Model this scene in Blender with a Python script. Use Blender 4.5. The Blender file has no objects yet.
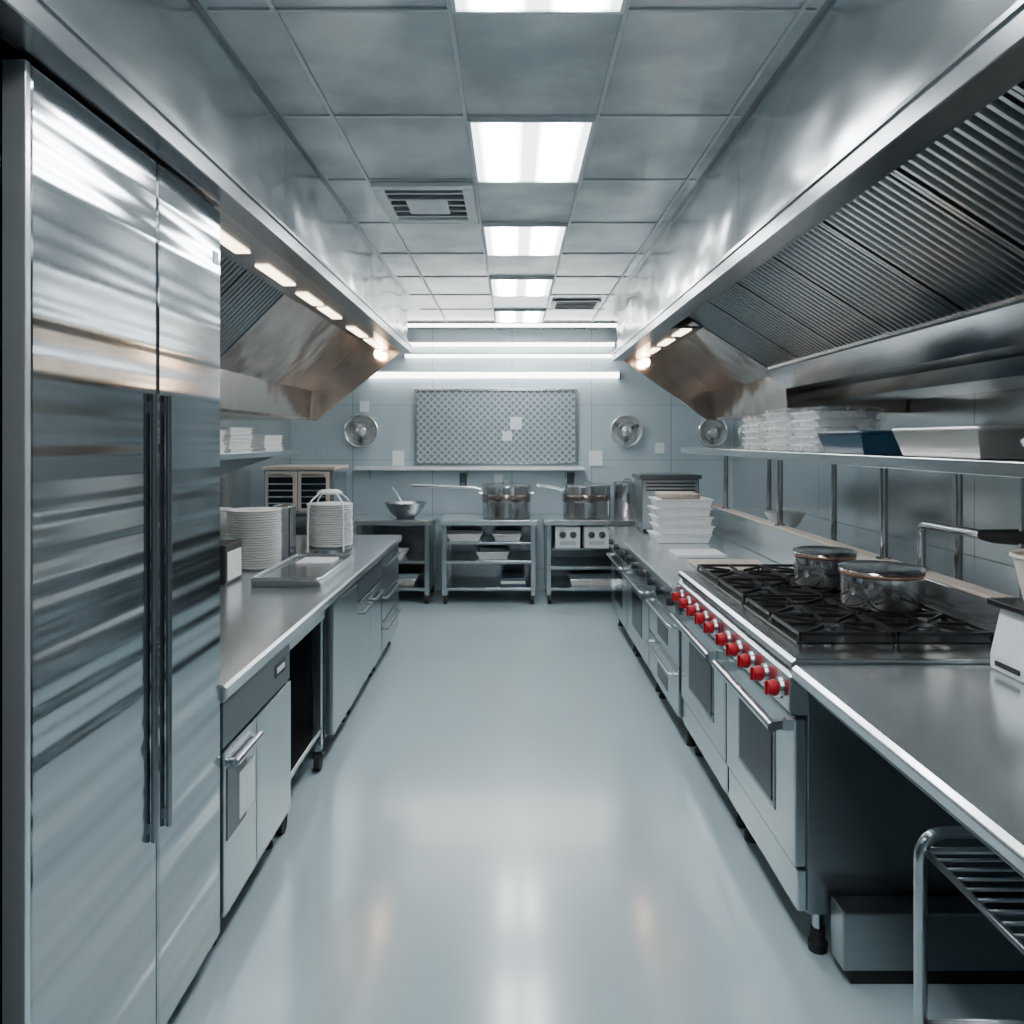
import bpy, math, random, bmesh
from mathutils import Vector, Matrix
random.seed(7)
C = bpy.context.scene.collection
W = {}

# ---------------------------------------------------------------- materials
def nodes(name):
    m = bpy.data.materials.new(name); m.use_nodes = True
    nt = m.node_tree; b = nt.nodes["Principled BSDF"]
    return m, nt, b
def coords(nt, scale=(1,1,1), kind='Object'):
    tc = nt.nodes.new('ShaderNodeTexCoord'); mp = nt.nodes.new('ShaderNodeMapping')
    nt.links.new(tc.outputs[kind], mp.inputs[0]); mp.inputs['Scale'].default_value = scale
    return mp.outputs[0]
def noise(nt, vec, scale, detail=3):
    n = nt.nodes.new('ShaderNodeTexNoise'); n.inputs['Scale'].default_value = scale
    n.inputs['Detail'].default_value = detail; nt.links.new(vec, n.inputs['Vector']); return n.outputs['Fac']
def ramp(nt, fac, stops):
    r = nt.nodes.new('ShaderNodeValToRGB'); e = r.color_ramp.elements
    while len(e) < len(stops): e.new(0.5)
    for i,(p,c) in enumerate(stops): e[i].position = p; e[i].color = (*c,1)
    nt.links.new(fac, r.inputs[0]); return r.outputs[0]
def bump(nt, b, h, strength, dist=0.01):
    bp = nt.nodes.new('ShaderNodeBump'); bp.inputs['Strength'].default_value = strength
    bp.inputs['Distance'].default_value = dist
    nt.links.new(h, bp.inputs['Height']); nt.links.new(bp.outputs[0], b.inputs['Normal'])
def plain(name, col, rough=.5, metal=0, var=.06, nscale=12, spec=.5):
    m, nt, b = nodes(name)
    f = noise(nt, coords(nt), nscale)
    c0 = tuple(max(0,c*(1-var)) for c in col); c1 = tuple(min(1,c*(1+var)) for c in col)
    nt.links.new(ramp(nt, f, [(.3,c0),(.7,c1)]), b.inputs['Base Color'])
    b.inputs['Roughness'].default_value = rough; b.inputs['Metallic'].default_value = metal
    b.inputs['Specular IOR Level'].default_value = spec
    return m
def steel(name, col=(.58,.615,.635), rough=.2, stretch=(1,1,12), wav=0.0, wstretch=(.5,.5,3), metal=1.0, var=.025, ws=2.2, ns=3, wd=.05):
    m, nt, b = nodes(name)
    f = noise(nt, coords(nt, stretch), ns, 2)
    c0 = tuple(c*(1-var) for c in col); c1 = tuple(min(1,c*(1+var)) for c in col)
    nt.links.new(ramp(nt, f, [(.3,c0),(.7,c1)]), b.inputs['Base Color'])
    mr = nt.nodes.new('ShaderNodeMapRange'); mr.inputs[3].default_value = rough*.94; mr.inputs[4].default_value = rough*1.06
    nt.links.new(f, mr.inputs[0]); nt.links.new(mr.outputs[0], b.inputs['Roughness'])
    b.inputs['Metallic'].default_value = metal
    if wav:
        g = noise(nt, coords(nt, wstretch), ws, 2)
        bump(nt, b, g, wav, wd)
    return m
def emit(name, col, s):
    m, nt, b = nodes(name)
    b.inputs['Base Color'].default_value = (*col,1)
    b.inputs['Emission Color'].default_value = (*col,1); b.inputs['Emission Strength'].default_value = s
    return m

ST = steel("steel", rough=.2)
STF = steel("steel_fridge", (.50,.54,.565), .13, (.1,.1,14), wav=.5, wstretch=(.01,.008,2.8))
STW = steel("steel_hood_face", (.56,.59,.61), .2, (.4,.4,.4), wav=.7, wstretch=(.6,.7,1.0), ws=1.3, wd=.14)
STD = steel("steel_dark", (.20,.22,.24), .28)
SHND = steel("steel_handle", (.32,.34,.36), .25)
SLIP = steel("steel_lip", (.33,.35,.37), .26)
SSIDE = steel("steel_side_panel", (.26,.285,.30), .25, metal=.9)
SBOX = steel("steel_floor_box", (.34,.37,.39), .3)
STT = steel("steel_top", (.66,.71,.735), .2, (.2,1,.2), metal=.86, var=.01, ns=1.5)
STB = steel("steel_baffle", (.42,.44,.45), .24)
STC = steel("steel_warm_reflection", (.62,.52,.46), .18, (.5,.5,3), wav=.3, wstretch=(.8,.8,.8), wd=.1)  # hood end steel with warm lamp reflections tinted into its colour
STP = steel("steel_door", (.52,.565,.59), .24, (.3,.3,8), metal=1.0)
POT = steel("steel_pot", (.66,.675,.685), .14, (1,1,4), metal=.96)
DISC = steel("steel_disc", (.74,.77,.79), .22, (1,1,3), metal=.7)
COP = steel("copper_band", (.60,.37,.28), .2, metal=.9)
BREFL = steel("brown_reflection", (.34,.29,.27), .2, metal=.95)  # brown reflection on the back stockpots, painted as a ring of colour
BLK = plain("black_enamel", (.012,.013,.015), .3)
IRON = plain("cast_iron", (.018,.019,.021), .42, .3)
DRK = plain("dark_gap", (.008,.01,.012), .6, spec=.2)
DPAN = plain("dark_panel", (.05,.065,.08), .3)
GLS = plain("dark_glass", (.010,.014,.018), .12, spec=.1)
RED = plain("red_knob", (.42,.005,.015), .35, spec=.3)
WHT = plain("white_ceramic", (.80,.82,.82), .3, var=.03)
WPL = plain("white_plastic", (.72,.75,.76), .45, var=.04)
CRM = plain("cream_plastic", (.64,.58,.50), .5)
PAP = plain("paper", (.78,.82,.83), .8, var=.03)
BLU = plain("blue_plastic", (.02,.06,.10), .35)
RUB = plain("rubber", (.015,.015,.016), .7)
TOWEL = plain("beige_cloth", (.50,.42,.35), .9, var=.15)
WOOD = plain("tan_board", (.52,.45,.38), .45, var=.06)
LPAN = emit("lamp_diffuser_warm", (1,.76,.52), 8)
LBULB = emit("lamp_bulb_warm", (1,.68,.42), 50)
LLED = emit("linear_diffuser", (1,.98,.94), 9)

def m_floor():
    m, nt, b = nodes("epoxy_floor")
    v = coords(nt)
    f = noise(nt, v, .7, 4)
    c = ramp(nt, f, [(.3,(.36,.455,.49)),(.7,(.395,.495,.53))])
    nt.links.new(c, b.inputs['Base Color'])
    f2 = noise(nt, v, 1.5, 3)
    mr = nt.nodes.new('ShaderNodeMapRange'); mr.inputs[1].default_value=.3; mr.inputs[2].default_value=.7
    mr.inputs[3].default_value = .2; mr.inputs[4].default_value = .26
    nt.links.new(f2, mr.inputs[0]); nt.links.new(mr.outputs[0], b.inputs['Roughness'])
    b.inputs['Coat Weight'].default_value = .5; b.inputs['Coat Roughness'].default_value = .12
    return m
FLOOR = m_floor()
def m_panel(name, col, axis, pitch, rough, metal, zlines=True):
    m, nt, b = nodes(name)
    tc = nt.nodes.new('ShaderNodeTexCoord'); sp = nt.nodes.new('ShaderNodeSeparateXYZ')
    nt.links.new(tc.outputs['Object'], sp.inputs[0])
    def line(out, p, w):
        a = nt.nodes.new('ShaderNodeMath'); a.operation='PINGPONG'; a.inputs[1].default_value = p/2
        nt.links.new(out, a.inputs[0])
        c = nt.nodes.new('ShaderNodeMath'); c.operation='LESS_THAN'; c.inputs[1].default_value = w
        nt.links.new(a.outputs[0], c.inputs[0]); return c.outputs[0]
    l = line(sp.outputs[axis], pitch, .005)
    if zlines:
        l2 = line(sp.outputs[2], .62, .003)
        mx = nt.nodes.new('ShaderNodeMath'); mx.operation='MAXIMUM'
        nt.links.new(l, mx.inputs[0]); nt.links.new(l2, mx.inputs[1]); l = mx.outputs[0]
    f = noise(nt, coords(nt), 1.2, 5)
    c = ramp(nt, f, [(.3,tuple(x*.93 for x in col)),(.7,tuple(x*1.05 for x in col))])
    mix = nt.nodes.new('ShaderNodeMix'); mix.data_type='RGBA'
    nt.links.new(l, mix.inputs[0]); nt.links.new(c, mix.inputs[6]); mix.inputs[7].default_value=(*[x*.6 for x in col],1)
    nt.links.new(mix.outputs[2], b.inputs['Base Color'])
    b.inputs['Roughness'].default_value = rough; b.inputs['Metallic'].default_value = metal
    return m
WALLS = m_panel("wall_side_steel", (.62,.655,.67), 1, 1.1, .18, .85, False)
WALLB = m_panel("wall_back_panel", (.44,.54,.59), 0, .9, .3, .15)
def m_ceil():
    m, nt, b = nodes("ceiling_tile")
    v = coords(nt)
    f = noise(nt, v, 2.4, 10)
    c = ramp(nt, f, [(.40,(.48,.52,.535)),(.60,(.74,.775,.785))])
    nt.links.new(c, b.inputs['Base Color']); b.inputs['Roughness'].default_value=.22
    b.inputs['Metallic'].default_value=.4
    bump(nt, b, noise(nt, v, 5, 8), .2, .01); return m
CEIL = m_ceil()
GRID = plain("ceiling_grid_metal", (.50,.53,.545), .4, .3)
def m_lamp():
    m, nt, b = nodes("ceiling_lamp_diffuser")
    tc = nt.nodes.new('ShaderNodeTexCoord'); sp = nt.nodes.new('ShaderNodeSeparateXYZ')
    nt.links.new(tc.outputs['Object'], sp.inputs[0])
    a = nt.nodes.new('ShaderNodeMath'); a.operation='ABSOLUTE'; nt.links.new(sp.outputs[0], a.inputs[0])
    s = nt.nodes.new('ShaderNodeMath'); s.operation='SUBTRACT'; nt.links.new(a.outputs[0], s.inputs[0]); s.inputs[1].default_value=.12
    a2 = nt.nodes.new('ShaderNodeMath'); a2.operation='ABSOLUTE'; nt.links.new(s.outputs[0], a2.inputs[0])
    mr = nt.nodes.new('ShaderNodeMapRange'); mr.inputs[1].default_value=.015; mr.inputs[2].default_value=.09
    mr.inputs[3].default_value=50; mr.inputs[4].default_value=4.5
    nt.links.new(a2.outputs[0], mr.inputs[0]); nt.links.new(mr.outputs[0], b.inputs['Emission Strength'])
    b.inputs['Emission Color'].default_value=(.93,.975,1,1); b.inputs['Base Color'].default_value=(.8,.85,.88,1)
    return m
LCEIL = m_lamp()
MBACK = plain("mesh_board_backing", (.17,.22,.25), .5)
MWIRE = plain("mesh_board_wire", (.50,.58,.62), .35, .3)
def m_wrap():
    m, nt, b = nodes("plastic_wrap")
    f = noise(nt, coords(nt), 11, 4)
    b.inputs['Base Color'].default_value=(.9,.93,.94,1)
    nt.links.new(ramp(nt, f, [(.45,(.05,.05,.05)),(.68,(.45,.45,.45))]), b.inputs['Alpha'])
    b.inputs['Roughness'].default_value=.1; bump(nt, b, f, .7, .03); return m
WRAP = m_wrap()

# ---------------------------------------------------------------- geometry
class B:
    def __init__(s): s.v=[]; s.f=[]; s.mi=[]; s.sm=[]; s.T=Matrix.Identity(4)
    def add(s, vs, fs, mi=0, sm=False):
        o=len(s.v); s.v += [s.T @ Vector(p) for p in vs]
        for f in fs:
            s.f.append([o+i for i in f]); s.mi.append(mi); s.sm.append(sm)
        return s
    def box(s,x0,x1,y0,y1,z0,z1,mi=0):
        vs=[(x,y,z) for z in (z0,z1) for y in (y0,y1) for x in (x0,x1)]
        return s.add(vs,[(0,2,3,1),(4,5,7,6),(0,1,5,4),(2,6,7,3),(0,4,6,2),(1,3,7,5)],mi)
    def prism(s,poly,axis,a0,a1,mi=0):
        n=len(poly)
        def P(p,a):
            return (p[0],a,p[1]) if axis=='y' else ((a,p[0],p[1]) if axis=='x' else (p[0],p[1],a))
        vs=[P(p,a0) for p in poly]+[P(p,a1) for p in poly]
        fs=[list(range(n))[::-1], list(range(n,2*n))]+[(i,(i+1)%n,n+(i+1)%n,n+i) for i in range(n)]
        return s.add(vs,fs,mi)
    def tube(s,path,r,n=10,mi=0,closed=False):
        path=[Vector(p) for p in path]; L=len(path); vs=[]; fs=[]
        up=None
        for i,p in enumerate(path):
            if closed: d=(path[(i+1)%L]-path[i-1])
            else: d=(path[min(i+1,L-1)]-path[max(i-1,0)])
            d.normalize()
            if up is None:
                a=Vector((0,0,1)) if abs(d.z)<.9 else Vector((1,0,0))
                up=(a-d*a.dot(d)).normalized()
            else:
                up=(up-d*up.dot(d)).normalized()
            q=d.cross(up); rr=r[i] if isinstance(r,(list,tuple)) else r
            for k in range(n):
                t=2*math.pi*k/n; vs.append(p+(up*math.cos(t)+q*math.sin(t))*rr)
        R=L if closed else L-1
        for i in range(R):
            for k in range(n):
                j=(i+1)%L
                fs.append((i*n+k,i*n+(k+1)%n,j*n+(k+1)%n,j*n+k))
        s.add(vs,fs,mi,True)
        if not closed:
            o=len(s.v)-L*n
            s.f.append([o+k for k in range(n)][::-1]); s.mi.append(mi); s.sm.append(False)
            s.f.append([o+(L-1)*n+k for k in range(n)]); s.mi.append(mi); s.sm.append(False)
        return s
    def cyl(s,p0,p1,r,n=24,mi=0): return s.tube([p0,p1],r,n,mi)
    def lathe(s,prof,c=(0,0,0),n=32,mi=0):
        vs=[];fs=[];L=len(prof)
        for (r,z) in prof:
            for k in range(n):
                t=2*math.pi*k/n; vs.append((c[0]+max(r,1e-4)*math.cos(t),c[1]+max(r,1e-4)*math.sin(t),c[2]+z))
        for i in range(L-1):
            for k in range(n): fs.append((i*n+k,i*n+(k+1)%n,(i+1)*n+(k+1)%n,(i+1)*n+k))
        return s.add(vs,fs,mi,True)
    def done(s,name,mats,parent=None,bevel=0,**props):
        if not isinstance(mats,(list,tuple)): mats=[mats]
        lo=Vector([min(p[i] for p in s.v) for i in range(3)]); hi=Vector([max(p[i] for p in s.v) for i in range(3)])
        o=(lo+hi)/2
        me=bpy.data.meshes.new(name); me.from_pydata([tuple(p-o) for p in s.v],[],s.f)
        for m in mats: me.materials.append(m)
        for p,mi,sm in zip(me.polygons,s.mi,s.sm): p.material_index=mi; p.use_smooth=sm
        bm=bmesh.new(); bm.from_mesh(me); bmesh.ops.recalc_face_normals(bm,faces=bm.faces)
        for e in bm.edges:
            if len(e.link_faces)==2 and e.calc_face_angle(0)>math.radians(40): e.smooth=False
        bm.to_mesh(me); bm.free()
        ob=bpy.data.objects.new(name,me); C.objects.link(ob)
        W[ob.name]=o.copy()
        if parent is not None:
            ob.parent=parent; ob.location=o-W[parent.name]
        else: ob.location=o
        if bevel:
            bv=ob.modifiers.new('Bevel','BEVEL'); bv.width=bevel; bv.segments=2; bv.limit_method='ANGLE'; bv.angle_limit=math.radians(50)
        for k,v in props.items(): ob[k]=v
        return ob
def rpath(pts,rad,n=6,closed=False):
    pts=[Vector(p) for p in pts]; out=[]; L=len(pts)
    for i,p in enumerate(pts):
        if not closed and i in (0,L-1): out.append(p); continue
        a=(pts[i-1]-p); b=(pts[(i+1)%L]-p); r=min(rad,a.length*.49,b.length*.49)
        A=p+a.normalized()*r; D=p+b.normalized()*r
        for k in range(n+1):
            t=k/n; out.append(A*(1-t)**2+p*2*t*(1-t)+D*t*t)
    return out
def thing(name,loc,label,cat,group=None):
    e=bpy.data.objects.new(name,None); e.empty_display_size=.1; C.objects.link(e)
    e.location=loc; W[e.name]=Vector(loc); e['label']=label; e['category']=cat
    if group: e['group']=group
    return e
def bx(*a): return B().box(*a)

# ---------------------------------------------------------------- room
XW=2.5; YB=9.05; YF=-2.6; ZC=2.95
bx(-XW-.1,XW+.1,YF-.1,YB+.1,-.1,0).done("floor",FLOOR,kind="structure")
bx(-XW-.1,-XW,YF-.1,YB+.1,0,ZC).done("wall_left",WALLS,kind="structure")
bx(XW,XW+.1,YF-.1,YB+.1,0,ZC).done("wall_right",WALLS,kind="structure")
bx(-XW,XW,YB,YB+.1,0,ZC).done("wall_back",WALLB,kind="structure")
bx(-XW,XW,YF-.1,YF,0,ZC).done("wall_front",WALLB,kind="structure")
bx(-XW-.1,XW+.1,YF-.1,YB+.1,ZC,ZC+.1).done("ceiling",CEIL,kind="structure")
gx=[-.69,-.18,.33,.84]; y0=3.08; P=.76
g=B()
for x in gx: g.box(x-.007,x+.007,YF,YB,ZC-.007,ZC)
k=-7
while y0+k*P<YB:
    if y0+k*P>YF: g.box(-.88,.88,y0+k*P-.007,y0+k*P+.007,ZC-.006,ZC)
    k+=1
g.done("trim_1",GRID,kind="structure")
bx(-.904,-.893,YF,6.9,ZC-.012,ZC).done("trim_2",SLIP,kind="structure")
bx(.893,.904,YF,6.9,ZC-.012,ZC).done("trim_3",SLIP,kind="structure")

def clight(k):
    ya=y0+k*P+.01; yb=ya+P-.02; xa,xb=-.172,.322
    t=thing("ceiling_light",((xa+xb)/2,(ya+yb)/2,ZC),"recessed rectangular white fluorescent ceiling light panel","ceiling light","ceiling light panels")
    f=B(); w=.012
    f.box(xa,xb,ya,ya+w,ZC-.02,ZC).box(xa,xb,yb-w,yb,ZC-.02,ZC).box(xa,xa+w,ya+w,yb-w,ZC-.02,ZC).box(xb-w,xb,ya+w,yb-w,ZC-.02,ZC)
    f.done("frame",WPL,t)
    bx(xa+w,xb-w,ya+w,yb-w,ZC-.013,ZC-.001).done("diffuser",LCEIL,t)
for k in (-4,-2,0,2,4,6): clight(k)
t=thing("air_vent",(-.435,4.12,ZC),"square louvered ceiling air vent with light frame","air vent")
xa,xb,ya,yb=-.68,-.19,3.86,4.50
f=B(); w=.055
f.box(xa,xb,ya,ya+w,ZC-.03,ZC-.002).box(xa,xb,yb-w,yb,ZC-.03,ZC-.002).box(xa,xa+w,ya+w,yb-w,ZC-.03,ZC-.002).box(xb-w,xb,ya+w,yb-w,ZC-.03,ZC-.002)
f.done("frame",WPL,t,.006)
bx(xa+w,xb-w,ya+w,yb-w,ZC-.006,ZC-.002).done("backing",DRK,t)
l=B()
for i in range(5):
    yy=ya+w+.03+i*.1
    l.prism([(yy,ZC-.034),(yy+.018,ZC-.034),(yy+.026,ZC-.008),(yy+.018,ZC-.008)],'x',xa+w,xb-w)
l.box(xa+.14,xb-.14,ya+.20,yb-.20,ZC-.036,ZC-.03)
l.done("louver",WPL,t)
t=thing("air_vent",(.5,7.3,ZC),"narrow dark slotted ceiling air vent","air vent")
bx(.36,.8,7.1,7.55,ZC-.02,ZC-.008).done("frame",GRID,t,.003)
l=B()
for i in range(5): l.box(.4,.76,7.15+i*.08,7.19+i*.08,ZC-.024,ZC-.02)
l.done("louver",DRK,t)

def linear(x0,x1,y,z,h=.05,d=.1,lab="long linear white light fixture on pale panel wall"):
    t=thing("linear_light",((x0+x1)/2,y,z+h+.02),lab,"light fixture","linear lights at the end wall")
    bx(x0-.01,x1+.01,y-d/2,y+d/2,z+h,z+h+.02).done("housing",WPL,t,.003)
    bx(x0,x1,y-d/2+.01,y+d/2,z,z+h).done("diffuser",LLED,t,.006)
    bx(x0-.02,x0,y-d/2,y+d/2,z-.005,z+h).done("end_cap",STD,t); bx(x1,x1+.02,y-d/2,y+d/2,z-.005,z+h).done("end_cap",STD,t)
linear(-1.62,1.2,8.999,2.40,.06)
linear(-1.2,1.15,8.999,2.63,.03)
linear(-1.2,1.15,8.999,2.76,.03)
linear(-1.2,1.15,8.5,2.905,.025)

# ---------------------------------------------------------------- hoods
def hood(s,lab,ya,dz,ye,lights,xf,p1):
    t=thing("exhaust_hood",(s*1.7,4,ZC),lab,"range hood")
    X=lambda a,b:(min(s*a,s*b),max(s*a,s*b))
    yb=6.9; yn=-1.0
    def sb(b,a0,a1,y0_,y1_,z0,z1,mi=0): return b.box(*X(a0,a1),y0_,y1_,z0,z1,mi)
    cuts=[yn,1.3,3.2,5.1,yb]
    b=B()
    for i in range(4): sb(b,.905,.935,cuts[i]+.0015,cuts[i+1]-.0015,2.49+dz,ZC-.002)
    b.done("fascia",STW,t)
    B().prism([(s*.865,2.41+dz),(s*.865,2.475+dz),(s*.905,2.50+dz),(s*.955,2.50+dz),(s*.955,2.41+dz)],'y',yn,yb).done("lip",SLIP,t,.003)
    sb(B(),.857,.866,yn,yb,2.462+dz,2.475+dz).done("lip_trim",ST,t,.001)
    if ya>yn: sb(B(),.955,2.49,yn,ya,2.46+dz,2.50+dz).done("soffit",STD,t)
    b=B(); sb(b,.955,xf,ya,ye,2.435+dz,2.45+dz); sb(b,.955,1.2,ye,yb-.03,2.435+dz,2.45+dz); b.done("flange",SLIP if s>0 else STB,t)
    sb(B(),xf,xf+.012,ya,ye,2.435+dz,2.68).done("inner_panel",SLIP,t)
    n=int((ye-ya)/.52); w=(ye-ya-.01)/n
    def plane(p0,p1):
        p0=Vector((s*p0[0],0,p0[1])); p1=Vector((s*p1[0],0,p1[1])); d=p1-p0
        nn=Vector((d.z,0,-d.x)).normalized()
        if nn.z>0: nn=-nn
        def Pt(tp,y,o): q=p0+d*tp+nn*o; return (q.x,y,q.z)
        return Pt
    Pt=plane((xf+.02,2.58+dz),p1)
    for i in range(n):
        a=ya+.005+i*w
        b=B()
        ns=11; pw=(w-.045)/ns
        def slab(t0,t1,ya_,yb_,o0,o1):
            vs=[Pt(tt,y,o) for o in (o0,o1) for y in (ya_,yb_) for tt in (t0,t1)]
            b.add(vs,[(0,2,3,1),(4,5,7,6),(0,1,5,4),(2,6,7,3),(0,4,6,2),(1,3,7,5)])
        slab(0,1,a,a+w-.005,-.03,-.02)
        slab(0,.05,a,a+w-.005,-.02,.018); slab(.95,1,a,a+w-.005,-.02,.018)
        slab(.05,.95,a,a+.014,-.02,.018); slab(.05,.95,a+w-.019,a+w-.005,-.02,.018)
        for j in range(ns):
            ym=a+.020+j*pw+pw*.5; hw=pw*.31
            vs=[]
            for tt in (.05,.95):
                vs += [Pt(tt,ym-hw,-.018),Pt(tt,ym-hw*.5,.016),Pt(tt,ym+hw*.5,.016),Pt(tt,ym+hw,-.018)]
            b.add(vs,[(0,1,5,4),(1,2,6,5),(2,3,7,6),(3,0,4,7),(0,3,2,1),(4,5,6,7)])
        b.done("baffle_filter",STB,t)
    px,pz=p1
    B().prism([(s*(px-.02),pz),(s*(px-.04),pz-.02),(s*(px+.06),pz-.13),(s*(px+.30),pz-.13),(s*(px+.30),pz)],'y',ya,ye).done("grease_trough",STB,t)
    B().prism([(s*(px+.301),pz+.04),(s*(px+.301),pz-.13),(s*(px+.33),1.95),(s*2.49,1.95),(s*2.49,pz+.04)],'y',ya,ye).done("rear_panel",SLIP,t)
    Pt=plane((1.22,2.58+dz),(1.72,2.12))
    b=B()
    vs=[Pt(0,ye+.004,0),Pt(1,ye+.004,0),Pt(1,yb-.03,0),Pt(0,yb-.03,0)]
    vs+=[Pt(0,ye+.004,-.015),Pt(1,ye+.004,-.015),Pt(1,yb-.03,-.015),Pt(0,yb-.03,-.015)]
    b.add(vs,[(0,1,2,3),(7,6,5,4),(0,4,5,1),(1,5,6,2),(2,6,7,3),(3,7,4,0)])
    b.done("smooth_panel",STC,t)
    zl=1.87
    B().prism([(s*1.72,2.12),(s*1.74,zl+.02),(s*1.76,zl),(s*2.49,zl),(s*2.49,2.3),(s*1.72,2.3)],'y',ye+.002,yb-.03).done("lower_panel",STC,t,.004)
    poly=[(s*.95,2.42+dz),(s*1.68,zl),(s*2.49,zl),(s*2.49,ZC-.005),(s*.94,ZC-.005),(s*.94,2.42+dz)]
    B().prism(poly,'y',yb-.025,yb).done("end_panel",STC,t,.002)
    for y_,L in lights:
        sb(B(),1.08,1.14,y_,y_+L,2.429+dz,2.4345+dz).done("lamp_strip",LPAN,t)
    B().lathe([(0,-.05),(.028,-.045),(.038,-.02),(.038,.0),(.03,.02),(0,.02)],(s*1.13,6.78,2.40+dz),20).done("bulb",LBULB,t)
    return t
hood(-1,"long stainless exhaust hood with warm lamps above worktop",2.66,.04,4.55,[(2.9,.40),(3.55,.44),(4.22,.36),(4.68,.40),(5.5,.5),(6.15,.42)],1.2,(1.72,2.12))
hood(1,"long stainless exhaust hood with slanted baffle filters above ranges",-.98,-.03,5.05,[(5.08,.32),(5.6,.34),(6.15,.34)],.99,(1.64,2.15))

# ---------------------------------------------------------------- left side
t=thing("refrigerator",(-1.35,2.08,0),"tall stainless steel two-door refrigerator with long bar handles","refrigerator")
bx(-1.78,-1.0,1.56,2.6,.1,2.44).done("body",STF,t,.004)
bx(-1.75,-1.05,1.58,2.58,0,.1).done("kick_plate",DRK,t)
def fridge_door(a,c,hy):
    d=bx(-.995,-.945,a,c,.1,2.44).done("door",STF,t,.006)
    b=B().box(-.945,-.934,hy-.008,hy+.008,1.77,1.80).box(-.945,-.934,hy-.008,hy+.008,.67,.70).tube([(-.935,hy,.65),(-.935,hy,1.82)],.0085,14); b.done("handle",SHND,d)
    return d
fridge_door(1.572,2.128,2.092)
d=fridge_door(2.140,2.595,2.18)
bx(-.945,-.942,2.53,2.57,2.26,2.30).done("badge",WPL,d,.001)
bx(-.99,-.944,1.552,1.569,.1,2.44).done("edge_trim",DISC,t,.002)

t=thing("tall_cabinet",(-1.4,1.1,0),"tall stainless steel cabinet beside the refrigerator","cabinet")
bx(-1.78,-1.02,.5,1.545,.08,2.43).done("body",BLK,t)
bx(-1.75,-1.05,.52,1.52,0,.08).done("kick_plate",DRK,t)
bx(-1.02,-.965,.5,1.50,.08,2.43).done("door",STF,t,.005)

B().prism([(-.94,.90),(-.93,.89),(-.93,.855),(-.94,.845),(-2.45,.845),(-2.45,.90)],'y',2.605,6.75).done("worktop",STT,None,.003,label="long brushed stainless steel worktop with stacked plates on it",category="worktop")
def feet(parent,pts,z,r=.022):
    for (x,y) in pts:
        B().lathe([(0,0),(r*1.3,0),(r*1.3,.02),(r,.03),(r*.8,z),(0,z)],(x,y,0),16).done("foot",RUB,parent)
leftroots=[]
t=thing("undercounter_cabinet",(-1.3,3.0,0),"stainless undercounter cabinet with dark control band and two doors","cabinet"); leftroots.append(t)
bx(-1.75,-.93,2.61,3.40,.12,.84).done("body",STD,t,.003)
bx(-.93,-.905,2.61,3.395,.69,.84).done("control_band",DPAN,t,.002)
bx(-.905,-.902,3.18,3.32,.75,.80).done("display",GLS,t,.001)
B().box(-.903,-.8995,3.20,3.30,.765,.785).done("display_label",WPL,t)
d=bx(-.93,-.90,2.61,2.935,.14,.68).done("door",STP,t,.003)
bx(-.90,-.897,2.63,2.82,.38,.62).done("recess_plate",DPAN,d,.002)
B().tube([(-.882,2.66,.625),(-.882,2.92,.625)],.014,12).box(-.90,-.88,2.675,2.69,.618,.632).box(-.90,-.88,2.89,2.905,.618,.632).done("handle",ST,d)
bx(-.897,-.894,2.74,2.90,.40,.56).done("paper_notice",PAP,d)
bx(-.93,-.90,2.945,3.395,.14,.68).done("door",STP,t,.003)
feet(t,[(-.99,2.7),(-.99,3.34),(-1.7,2.7),(-1.7,3.34)],.12)
t=thing("work_table_frame",(-1.3,3.8,0),"open steel table frame on black casters under the worktop","table"); leftroots.append(t)
b=B()
for x in(-.96,-1.8):
    for y in(3.46,4.12): b.box(x-.02,x+.02,y-.02,y+.02,.1,.84)
b.box(-1.8,-.95,3.44,3.48,.74,.84).box(-.98,-.93,3.44,4.14,.78,.84).box(-1.82,-.94,3.46,4.12,.20,.225)
b.done("frame",ST,t,.003)
for x in(-.96,-1.8):
    for y in(3.46,4.12):
        B().cyl((x-.015,y,.045),(x+.015,y,.045),.045,20).box(x-.024,x+.024,y-.02,y+.02,.075,.1).done("caster",RUB,t)
bx(-1.86,-1.83,3.42,4.16,.2,.84).done("rear_panel",DRK,t)
bx(-1.82,-1.0,4.17,4.185,.12,.84).done("side_panel",BLK,t)
def lcab(y0_,y1_,kind,lab):
    t=thing("base_cabinet",(-1.3,(y0_+y1_)/2,0),lab,"cabinet","base cabinets under the steel worktop"); leftroots.append(t)
    bx(-1.85,-.95,y0_+.005,y1_-.005,.12,.84).done("body",STD,t,.003)
    if kind==1:
        bx(-.95,-.905,y0_+.01,y1_-.01,.14,.83).done("door",STP,t,.004)
    elif kind==2:
        bx(-.95,-.91,y0_+.01,y1_-.01,.70,.83).done("control_band",DPAN,t,.003)
        m=(y0_+y1_)/2
        for a,c in((y0_+.01,m-.005),(m+.005,y1_-.01)):
            d=bx(-.95,-.91,a,c,.14,.685).done("door",STP,t,.004)
            B().tube(rpath([(-.91,a+.06,.62),(-.885,a+.06,.62),(-.885,c-.06,.62),(-.91,c-.06,.62)],.015),.008).done("handle",STD,d)
    else:
        for z0,z1 in((.14,.36),(.37,.59),(.60,.83)):
            d=bx(-.95,-.91,y0_+.01,y1_-.01,z0,z1).done("drawer",STP,t,.004)
            B().tube(rpath([(-.91,y0_+.1,z1-.06),(-.885,y0_+.1,z1-.06),(-.885,y1_-.1,z1-.06),(-.91,y1_-.1,z1-.06)],.015),.008).done("handle",STD,d)
    feet(t,[(-1.0,y0_+.06),(-1.0,y1_-.06),(-1.8,y0_+.06),(-1.8,y1_-.06)],.12)
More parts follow.
